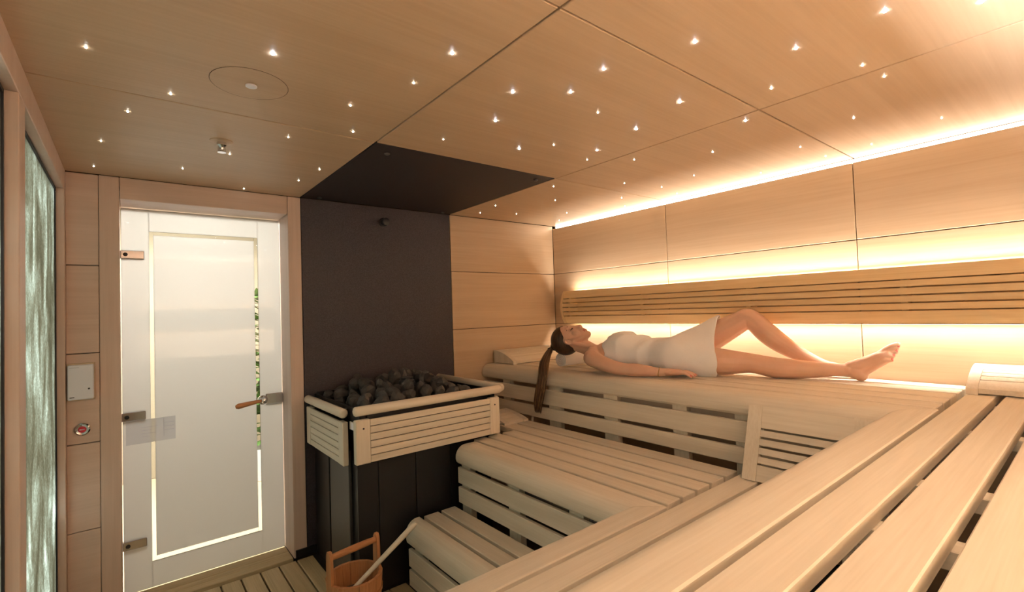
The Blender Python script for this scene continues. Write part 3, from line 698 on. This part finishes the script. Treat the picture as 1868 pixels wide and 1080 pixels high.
# ------------------------------------------------------------------ the reclining woman
AX = Vector((-.37, .93, 0)).normalized(); PX = Vector((AX.y, -AX.x, 0)); OO = Vector((3.15, 1.55, UP))
def B(s, t, h): return OO+AX*s+PX*t+Vector((0, 0, h))
HC = (1.005, .215); EU = (.979, .203); EF = (-.203, .979)
def Hd(u, t, f): return B(HC[0]+EU[0]*u+EF[0]*f, t, HC[1]+EU[1]*u+EF[1]*f)
class Clay:
    """overlapping ellipsoids and tapered limbs, fused later into one skin"""
    def __init__(s): s.m = MB()
    def ball(s, c, rx, ry=None, rz=None, axes=None, n=16):
        ry = ry or rx; rz = rz or rx; ax = axes or (AX, PX, Vector((0, 0, 1))); rings = []
        for i in range(1, n):
            th = math.pi*i/n; rings.append([c+ax[0]*rx*math.cos(th)+ax[1]*ry*math.sin(th)*math.cos(2*math.pi*k/(2*n))+ax[2]*rz*math.sin(th)*math.sin(2*math.pi*k/(2*n)) for k in range(2*n)])
        s.m.loft(rings)
    def limb(s, pts, n=16, sub=6):
        """pts: (point, radius[, radius2]) ; smooth tapered tube with round ends"""
        P = []
        for i in range(len(pts)-1):
            (a, ra), (b, rb) = pts[i], pts[i+1]
            a0 = pts[max(i-1, 0)]; b1 = pts[min(i+2, len(pts)-1)]
            for k in range(sub):
                t = k/sub; t2, t3 = t*t, t*t*t
                c = .5*((2*a)+(b-a0[0])*t+(2*a0[0]-5*a+4*b-b1[0])*t2+(3*a-a0[0]-3*b+b1[0])*t3)
                rr = .5*((2*ra)+(rb-a0[1])*t+(2*a0[1]-5*ra+4*rb-b1[1])*t2+(3*ra-a0[1]-3*rb+b1[1])*t3)
                P.append((c, rr))
        P.append(pts[-1])
        d0 = (P[0][0]-P[1][0]).normalized(); d1 = (P[-1][0]-P[-2][0]).normalized()
        A = [(P[0][0]+d0*P[0][1]*q, P[0][1]*math.sqrt(1-q*q)) for q in (.97, .8, .5)]
        Z = [(P[-1][0]+d1*P[-1][1]*q, P[-1][1]*math.sqrt(1-q*q)) for q in (.5, .8, .97)]
        P = A+P+Z
        s.m.tube([p for p, r in P], [r for p, r in P], n)
def fuse(m, name, voxel, smooth=2, fac=.5):
    """voxel-fuse the overlapping shapes into one continuous mesh (design units kept until build)"""
    me = m.mesh(name+'_clay', Vector((0, 0, 0))); bm = bmesh.new(); bm.from_mesh(me); bmesh.ops.recalc_face_normals(bm, faces=bm.faces[:]); bm.to_mesh(me); bm.free()
    o = bpy.data.objects.new(name+'_clay', me); COL.objects.link(o)
    r = o.modifiers.new('r', 'REMESH'); r.mode = 'VOXEL'; r.voxel_size = voxel; r.adaptivity = 0
    q = o.modifiers.new('s', 'SMOOTH'); q.factor = fac; q.iterations = smooth
    dg = bpy.context.evaluated_depsgraph_get(); dg.update(); out = bpy.data.meshes.new_from_object(o.evaluated_get(dg)); bpy.data.objects.remove(o); bpy.data.meshes.remove(me)
    return out
def add_mesh(me, name, mats, parent, smooth=True):
    org = WLOC[parent.name]; me.name = name; me.transform(Matrix.Translation(-org)); me.materials.clear()
    for k in mats: me.materials.append(MATS[k])
    me.polygons.foreach_set('use_smooth', [smooth]*len(me.polygons))
    o = bpy.data.objects.new(name, me); COL.objects.link(o); o.parent = parent; WLOC[o.name] = org
    return o
def lerp(a, b, t): return a+(b-a)*t
def woman():
    root = thing('person', (3.15, 1.55, UP), 'woman wrapped in a white towel lying on the top bench, one knee raised', 'person')
    c = Clay()
    # near (right) leg, stretched out
    n = -.085
    c.limb([(B(.27, -.085, .112), .100), (B(.12, n, .098), .092), (B(-.03, n, .088), .080), (B(-.15, n, .086), .062), (B(-.21, n, .080), .057), (B(-.30, n, .062), .059), (B(-.38, n, .056), .057), (B(-.50, n, .056), .046), (B(-.60, n, .058), .036), (B(-.665, n, .060), .0335)])
    c.ball(B(-.185, n, .112), .036, .036, .030)
    fo = [B(-.665, n, .060), B(-.70, n-.002, .048)]
    c.limb([(B(-.665, n, .062), .034), (B(-.705, n, .040), .037), (B(-.712, n, .034), .034)])
    c.limb([(B(-.67, n, .075), .033), (B(-.735, n, .098), .034), (B(-.795, n-.004, .128), .032), (B(-.825, n-.006, .142), .026)])
    c.limb([(B(-.705, n, .045), .033), (B(-.765, n-.006, .085), .028), (B(-.815, n-.012, .118), .024)])
    for i in range(5):
        k = i/4; b_ = B(lerp(-.820, -.805, k), n-lerp(.0, .018, k), lerp(.163, .102, k)); tip = B(lerp(-.876, -.845, k)-(.006 if i in (1, 2) else 0), n-lerp(-.002, .024, k), lerp(.197, .112, k)+(.004 if i else 0))
        r0 = [.0165, .0125, .0118, .0112, .0105][i]
        mid_ = b_.lerp(tip, .55)+Vector((0, 0, .004)); c.limb([(b_.lerp(B(-.76, n, .11), .35), r0*1.15), (b_, r0*1.1), (mid_, r0), (tip, r0*.88)], 12, 4)
    c.ball(B(-.655, n-.030, .062), .014, .010, .014)
    # far (left) leg, knee raised
    g = .10
    c.limb([(B(.27, .085, .112), .100), (B(.14, .09, .175), .094), (B(.0, g, .252), .082), (B(-.12, .096, .318), .066), (B(-.168, .09, .345), .060), (B(-.205, .086, .322), .060), (B(-.275, .078, .248), .064), (B(-.345, .068, .188), .058), (B(-.44, .051, .125), .044), (B(-.53, .034, .078), .034), (B(-.575, .028, .058), .033)])
    c.ball(B(-.182, .089, .366), .034, .036, .030)
    c.limb([(B(-.555, .030, .050), .034), (B(-.585, .028, .036), .033)]); c.limb([(B(-.585, .027, .058), .032), (B(-.65, .020, .042), .032), (B(-.70, .012, .026), .026)])
    for i in range(5):
        t_ = lerp(-.022, .036, i/4); c.limb([(B(-.69, lerp(.012, t_, .8), .026), .013), (B(-.745+.008*i, t_-.004, .014), .0105)], 10, 3)
    # trunk
    c.ball(B(.25, 0, .115), .150, .180, .108); c.ball(B(.33, 0, .112), .12, .155, .100)
    c.ball(B(.42, 0, .112), .13, .135, .094); c.ball(B(.52, 0, .118), .13, .138, .100); c.ball(B(.63, 0, .122), .14, .150, .106); c.ball(B(.71, 0, .118), .10, .155, .085)
    for t_ in (-1, 1):
        c.ball(B(.605, t_*.072, .190), .070, .064, .062)
        c.limb([(B(.775, t_*.04, .140), .040), (B(.775, t_*.12, .125), .046), (B(.760, t_*.168, .105), .050)])
        c.limb([(B(.815, t_*.02, .150), .016), (B(.800, t_*.10, .160), .015), (B(.785, t_*.15, .150), .016)])
    # near arm along the bench, hand flat
    c.limb([(B(.770, -.170, .104), .058), (B(.70, -.205, .080), .050), (B(.60, -.235, .055), .044), (B(.515, -.250, .046), .039), (B(.46, -.252, .044), .041), (B(.39, -.250, .040), .036), (B(.32, -.246, .035), .027), (B(.285, -.244, .034), .0245)])
    def hand(w, kn, side, tips):
        c.ball(w.lerp(kn, .55), .060, .040, .017); c.limb([(w, .023), (w.lerp(kn, .5), .022), (kn, .018)])
        for i, (b_, m1, tp, r_) in enumerate(tips): c.limb([(w.lerp(b_, .55), r_*1.2), (b_, r_*1.08), (m1, r_), (tp, r_*.82)], 12, 4)
    w = B(.285, -.244, .036); kn = B(.190, -.236, .036)
    tips = []
    for i in range(4):
        k = i/3; t0 = -.272+.066*k; ln = [.074, .088, .092, .080][i]; t1 = -.285+.098*k
        b_ = B(.192-.006*abs(1.6-i), t0, .036); m1 = B(.192-ln*.5, lerp(t0, t1, .5), .036); tp = B(.192-ln, t1, .018); tips.append((b_, m1, tp, [.0092, .0100, .0102, .0096][i]))
    tips.append((B(.240, -.205, .036), B(.205, -.180, .030), B(.172, -.170, .020), .0108))
    hand(w, kn, 1, tips)
    # far arm
    c.limb([(B(.770, .170, .104), .058), (B(.70, .205, .080), .050), (B(.60, .235, .055), .044), (B(.515, .250, .046), .039), (B(.46, .252, .044), .041), (B(.39, .246, .040), .036), (B(.32, .238, .035), .027), (B(.285, .234, .034), .0245)])
    w2 = B(.285, .234, .036); kn2 = B(.190, .226, .036); tips = []
    for i in range(4):
        k = i/3; t0 = .262-.066*k; ln = [.074, .088, .092, .080][i]; t1 = .272-.098*k
        tips.append((B(.192, t0, .036), B(.192-ln*.5, lerp(t0, t1, .5), .034), B(.192-ln, t1, .020), .0096))
    tips.append((B(.240, .195, .036), B(.205, .172, .030), B(.172, .162, .020), .0105)); hand(w2, kn2, 1, tips)
    # neck and head
    EUV = AX*EU[0]+Vector((0, 0, EU[1])); EFV = AX*EF[0]+Vector((0, 0, EF[1])); hax = (EUV, PX, EFV)
    c.limb([(B(.755, 0, .115), .066), (B(.815, 0, .128), .056), (B(.87, 0, .158), .052), (Hd(-.06, 0, -.015), .056)])
    c.limb([(B(.80, -.03, .165), .012), (B(.86, -.05, .175), .014), (Hd(-.06, -.065, -.01), .014)])
    c.ball(Hd(.022, 0, -.008), .104, .079, .102, hax, 20)
    c.ball(Hd(-.055, 0, .030), .088, .062, .062, hax, 20)
    c.ball(Hd(-.095, 0, .052), .050, .042, .042, hax)
    c.ball(Hd(-.138, 0, .070), .022, .024, .022, hax)
    for t_ in (-1, 1):
        c.limb([(Hd(-.050, t_*.058, .004), .018), (Hd(-.100, t_*.046, .030), .018), (Hd(-.137, t_*.016, .062), .018)], 12)
        c.ball(Hd(-.062, t_*.040, .062), .032, .026, .026, hax)
        c.ball(Hd(-.016, t_*.033, .073), .017, .019, .016, hax)
        c.ball(Hd(-.078, t_*.012, .104), .010, .009, .010, hax, 10)
        c.ball(Hd(-.034, t_*.076, .000), .028, .008, .017, hax, 12); c.ball(Hd(-.060, t_*.080, .006), .0105, .007, .009, hax, 10)
        c.limb([(Hd(-.036+.029*math.cos(R(q)), t_*(.086-.006*math.cos(R(q-180))), .000-.019*math.sin(R(q))), .0062) for q in range(-70, 215, 40)], 10, 3)
    c.ball(Hd(-.094, 0, .068), .036, .034, .030, hax)
    c.limb([(Hd(-.078, 0, .102), .011), (Hd(-.090, 0, .097), .012), (Hd(-.104, 0, .093), .012)], 10)
    c.limb([(Hd(.010, -.040, .074), .016), (Hd(.016, 0, .086), .017), (Hd(.010, .040, .074), .016)], 12)
    c.limb([(Hd(.004, 0, .088), .012), (Hd(-.034, 0, .100), .0110), (Hd(-.064, 0, .113), .0120), (Hd(-.074, 0, .113), .0115)], 12)
    for u, f, w_, r_ in ((-.1035, .098, .018, .0078), (-.1165, .096, .016, .0082)):
        c.limb([(Hd(u-.001, -w_, f-.014), r_*.6), (Hd(u, -w_*.5, f-.003), r_*.95), (Hd(u+(.001 if u > -.11 else 0), 0, f+.001), r_), (Hd(u, w_*.5, f-.003), r_*.95), (Hd(u-.001, w_, f-.014), r_*.6)], 10, 4)
    body = add_mesh(fuse(c.m, 'body', .0040, 3, .5), 'body', ['skin', 'lips', 'nail_red'], root)
    # lips and nails get their own colour by place
    org = WLOC[root.name]; me = body.data
    lipc = [(T(Hd(-.1035, 0, .100))-org, .010), (T(Hd(-.1165, 0, .098))-org, .010)]
    eu = EUV; ef = EFV
    nails = []
    for i in range(4):
        k = i/3; ln = [.074, .088, .092, .080][i]; t1 = -.285+.098*k; nails.append(T(B(.192-ln+.001, t1, .027))-org)
    for i in range(5):
        k = i/4; nails.append(T(B(lerp(-.876, -.845, k)-(.006 if i in (1, 2) else 0)-.002, n-lerp(-.002, .024, k)-.002, lerp(.197, .112, k)+.010))-org)
    hc = T(Hd(-.110, 0, .095))-org
    for p in me.polygons:
        q = p.center-hc
        if q.length < .03:
            uu, ff, tt = q.dot(eu)/S, q.dot(ef)/S, q.dot(PX)/S
            if abs(uu) < .0125-abs(tt)*.28 and ff > -.012-.0 and abs(tt) < .021: p.material_index = 1
        else:
            for nn in nails:
                if (p.center-nn).length < .0072: p.material_index = 2
    # hair
    hm = Clay(); hm.ball(Hd(.026, 0, -.012), .111, .087, .108, hax, 32)
    hm.ball(Hd(.10, 0, -.070), .034, .034, .034, hax, 14)
    me = fuse(hm.m, 'hair', .0045, 2); bm = bmesh.new(); bm.from_mesh(me); kill = []
    for v in bm.verts:
        q = (v.co-T(Hd(0, 0, 0)))/S; u, f, t_ = q.dot(EUV), q.dot(EFV), abs(q.dot(PX))
        lim = (-.012+.80*f+.012*math.sin(min(1, t_/.08)*3.1)) if f > 0 else (-.012+1.15*f)
        if f > 0: lim = max(lim, -.01+.62*f+.25*f*(1-t_/.09))
        if u < lim or (t_ > .055 and ((u+.034)/.042)**2+((f-.002)/.027)**2 < 1): kill.append(v)
    bmesh.ops.delete(bm, geom=kill, context='VERTS')
    for _ in range(8):
        new = {}
        for e in bm.edges:
            if e.is_boundary:
                for v, w_ in ((e.verts[0], e.verts[1]), (e.verts[1], e.verts[0])): new.setdefault(v, []).append(w_.co.copy())
        for v, ws in new.items():
            if len(ws) == 2: v.co = v.co*.4+(ws[0]+ws[1])*.3
    bm.to_mesh(me); bm.free()
    add_mesh(me, 'hair', ['hair'], root)
    # brows and lashes
    for t_ in (-1, 1):
        MB().tube([Hd(.006, t_*.016, .0925), Hd(.013, t_*.032, .0905), Hd(.010, t_*.048, .079), Hd(.003, t_*.056, .068)], [.0028, .0046, .0038, .0016], 8).build('eyebrow', 'lash', root, True, 60)
        MB().tube([Hd(-.022, t_*.017, .0855), Hd(-.026, t_*.028, .0905), Hd(-.0255, t_*.040, .0875), Hd(-.021, t_*.050, .0765)], [.0014, .0030, .0034, .0020], 8).build('eyelash', 'lash', root, True, 60)
    # ponytail: many tapered locks from the tie over the bench edge
    rnd = random.Random(5); tie = Hd(.122, -.004, -.088)
    key = [tie, Vector((2.682, 2.606, 1.125)), Vector((2.612, 2.568, 1.068)), Vector((2.566, 2.540, .992)), Vector((2.552, 2.552, .895)), Vector((2.548, 2.575, .795)), Vector((2.547, 2.585, .745))]
    mats = ['hair_dark', 'hair_mid', 'hair_light']; m = MB()
    side = Vector((.10, .99, 0)); out = Vector((-.99, .1, 0))
    wid = [.016, .030, .040, .046, .049, .046, .034]
    for k in range(300):
        a, b_ = rnd.uniform(-1, 1), rnd.uniform(0, 1)**1.0
        end = 6 if rnd.random() < .7 else 5; pts, rad = [], []
        ph = rnd.uniform(0, 6)
        for i in range(end+1):
            ww = wid[i]; th = [.014, .020, .020, .016, .016, .014, .010][i]
            q = key[i]+side*(a*ww+.006*math.sin(i*1.1+ph))+out*((b_-.25 if i > 1 else b_-.5)*th*1.6*(1-.5*a*a))
            if i == 1 or i == 0: q = key[i]+side*a*ww+Vector((-.3, 0, .9))*((b_-.5)*th*1.8*(1-.5*a*a))
            if i == 6: q = q+Vector((0, 0, rnd.uniform(-.03, .03)))
            pts.append(q); rad.append([.0030, .0036, .0036, .0034, .0030, .0024, .0006][i] if i < end else .0006)
        fine = []; fr = []
        for i in range(len(pts)-1):
            for s_ in (0, .5):
                p0, p1, p2, p3 = pts[max(i-1, 0)], pts[i], pts[i+1], pts[min(i+2, len(pts)-1)]; t = s_
                fine.append(.5*((2*p1)+(p2-p0)*t+(2*p0-5*p1+4*p2-p3)*t*t+(3*p1-p0-3*p2+p3)*t**3)); fr.append(lerp(rad[i], rad[i+1], t))
        fine.append(pts[-1]); fr.append(rad[-1])
        x_ = rnd.random(); m.cur = 0 if x_ < .52 else (1 if x_ < .86 else 2)
        m.tube(fine, fr, 5)
    m.build('ponytail', mats, root, True, 180)
    MB().lathe([(.012, -.006), (.017, -.004), (.018, .003), (.012, .006), (.012, -.006)], tie+Vector((-.012, .006, -.004)), 14, cap=False).build('hair_tie', 'lash', root, True, 60)
    # bath towel wrapped round trunk and thighs
    def circles(s_):
        C = []
        def seg(p0, p1):      # circle where a limb crosses the station s_
            (s0, t0, h0, r0), (s1, t1, h1, r1) = p0, p1
            if min(s0, s1)-1e-6 <= s_ <= max(s0, s1)+1e-6:
                k = (s_-s0)/(s1-s0); C.append((lerp(t0, t1, k), lerp(h0, h1, k), lerp(r0, r1, k)))
        for L in ([(.27, -.085, .112, .100), (.12, n, .098, .092), (-.05, n, .086, .080)], [(.27, .085, .112, .100), (.14, .09, .182, .103), (.0, g, .260, .094), (-.12, g, .322, .076)]):
            for i in range(len(L)-1): seg(L[i], L[i+1])
        for cs, ct, ch, rr_ in ((.27, -.085, .112, .104), (.27, .085, .112, .104)):
            q = 1-((s_-cs)/rr_)**2
            if q > 0: C.append((ct, ch, rr_*math.sqrt(q)))
        for (cs, ct, ch, rs, rt, rh) in [(.25, 0, .115, .150, .180, .108), (.33, 0, .112, .12, .155, .100), (.42, 0, .112, .13, .135, .096), (.52, 0, .118, .13, .138, .102), (.63, 0, .122, .14, .150, .108), (.71, 0, .118, .10, .155, .085), (.605, -.072, .190, .075, .064, .062), (.605, .072, .190, .075, .064, .062)]:
            q = 1-((s_-cs)/rs)**2
            if q > 0:
                e = math.sqrt(q)
                for k in range(-4, 5): 
                    t_ = rt*e*k/4.6; C.append((ct+t_*(1-rh/rt*.55), ch, max(.004, rh*e*math.sqrt(max(.02, 1-(k/4.6)**2)))))
        return C
    NA = 120; stations = [ .702-.0135*i for i in range(53)]
    rings = []
    def support(C, a):  # support function -> convex wrap
        return max(t_*math.cos(a)+h_*math.sin(a)+r_ for t_, h_, r_ in C)
    HS = [[support(circles(max(s_, .0)), 2*math.pi*k/NA) for k in range(NA)] for s_ in stations]
    for _ in range(3): HS = [[max(HS[i][k], (HS[max(i-2, 0)][k]+HS[max(i-1, 0)][k]+HS[i][k]+HS[min(i+1, len(HS)-1)][k]+HS[min(i+2, len(HS)-1)][k])/5) for k in range(NA)] for i in range(len(HS))]
    for si, s_ in enumerate(stations):
        lift = .009+.002*math.sin(si*.4)
        H = [q+lift for q in HS[si]]
        ring = []
        for k in range(NA):
            a = 2*math.pi*k/NA; dh = (H[(k+1) % NA]-H[k-1])/(2*2*math.pi/NA)
            t_ = H[k]*math.cos(a)-dh*math.sin(a); h_ = H[k]*math.sin(a)+dh*math.cos(a)
            # folds: soft diagonal pleats below the bust and gentle waves
            ph_ = 27*(s_+.55*t_-.25*h_)+1.3*math.sin(9*t_+6*h_); nf = (.036*(1-abs(math.sin(ph_)))**1.6-.004)*(.3+.7*math.sin(6*h_+4*s_+1)**2)*math.exp(-((s_-.47)/.13)**2)+.004*noise.noise(Vector((s_*9, t_*9, h_*9)))+.0025*noise.noise(Vector((s_*24, t_*20, h_*20)))
            top = max(0, math.sin(a)); t_ += math.cos(a)*nf; h_ += math.sin(a)*nf*(.3+.7*top)
            if si < 4: h_ += .002*(4-si)*top*0
            ring.append((t_, max(h_, .0035), ))
        # bias of the hem: a little later on the near side
        rr = []
        for k, (t_, h_) in enumerate(ring):
            hem = (s_-.702)/(stations[-1]-.702)
            ds = -.018*math.sin(2.2*h_*9)*max(0, hem-.85)*4+.004*math.sin(k*.31+1.3*math.sin(k*.17))*max(0, hem-.9)*8 if hem > .85 else 0
            up_ = .012*math.sin(k*.3)*(1-hem*12) if hem < .08 else 0
            sl_ = -.02*max(0, -t_)*(1-hem) 
            rr.append(B(s_+ds+up_+sl_, t_, h_))
        rings.append(rr)
    inner = []
    m = MB(); m.loft(rings, cap=False)
    o = m.build('bath_towel', 'terry', root, True, 180, fixn=True)
    sd = o.modifiers.new('thick', 'SOLIDIFY'); sd.thickness = .006; sd.offset = 1
    sb = o.modifiers.new('soft', 'SUBSURF'); sb.levels = 1; sb.render_levels = 1
    # bracelet
    wv = B(.310, -.246, .035); ring = [wv+PX*.0285*math.cos(2*math.pi*k/20)+Vector((0, 0, 1))*.0285*math.sin(2*math.pi*k/20)+AX*.004*math.sin(4*math.pi*k/20) for k in range(21)]
    MB().tube(ring, .0022, 6, cap=False).build('bracelet', 'gold', root, True, 180)
woman()
def rolled_towel():
    r = thing('rolled_towel', (2.95, 2.555, UP), 'tightly rolled white towel under the back of her head', 'towel')
    yc, zc, rad = 2.575, UP+.0605, .058; x0, x1 = 2.775, 3.11
    sp = []; n = 120
    for k in range(n+1):
        a = 2*math.pi*3.6*k/n; q = .008+(rad-.008)*k/n; sp.append((a, q))
    def ring(x): 
        return [(x, yc+q*math.cos(a), zc+q*math.sin(a)) for a, q in sp]+[(x, yc+(q-.0105)*math.cos(a), zc+(q-.0105)*math.sin(a)) for a, q in reversed(sp)]
    m = MB(); A, Bq = ring(x0), ring(x1); N = len(A); h = n+1; vs = A+Bq; fs = []
    for k in range(N): j = (k+1) % N; fs.append((k, j, N+j, N+k))
    for k in range(n): fs.append((k, k+1, N-2-k, N-1-k)); fs.append((N+k, N+N-1-k, N+N-2-k, N+k+1))
    m.add(vs, fs); m.build('roll', 'terry', r, True, 50)
rolled_towel()
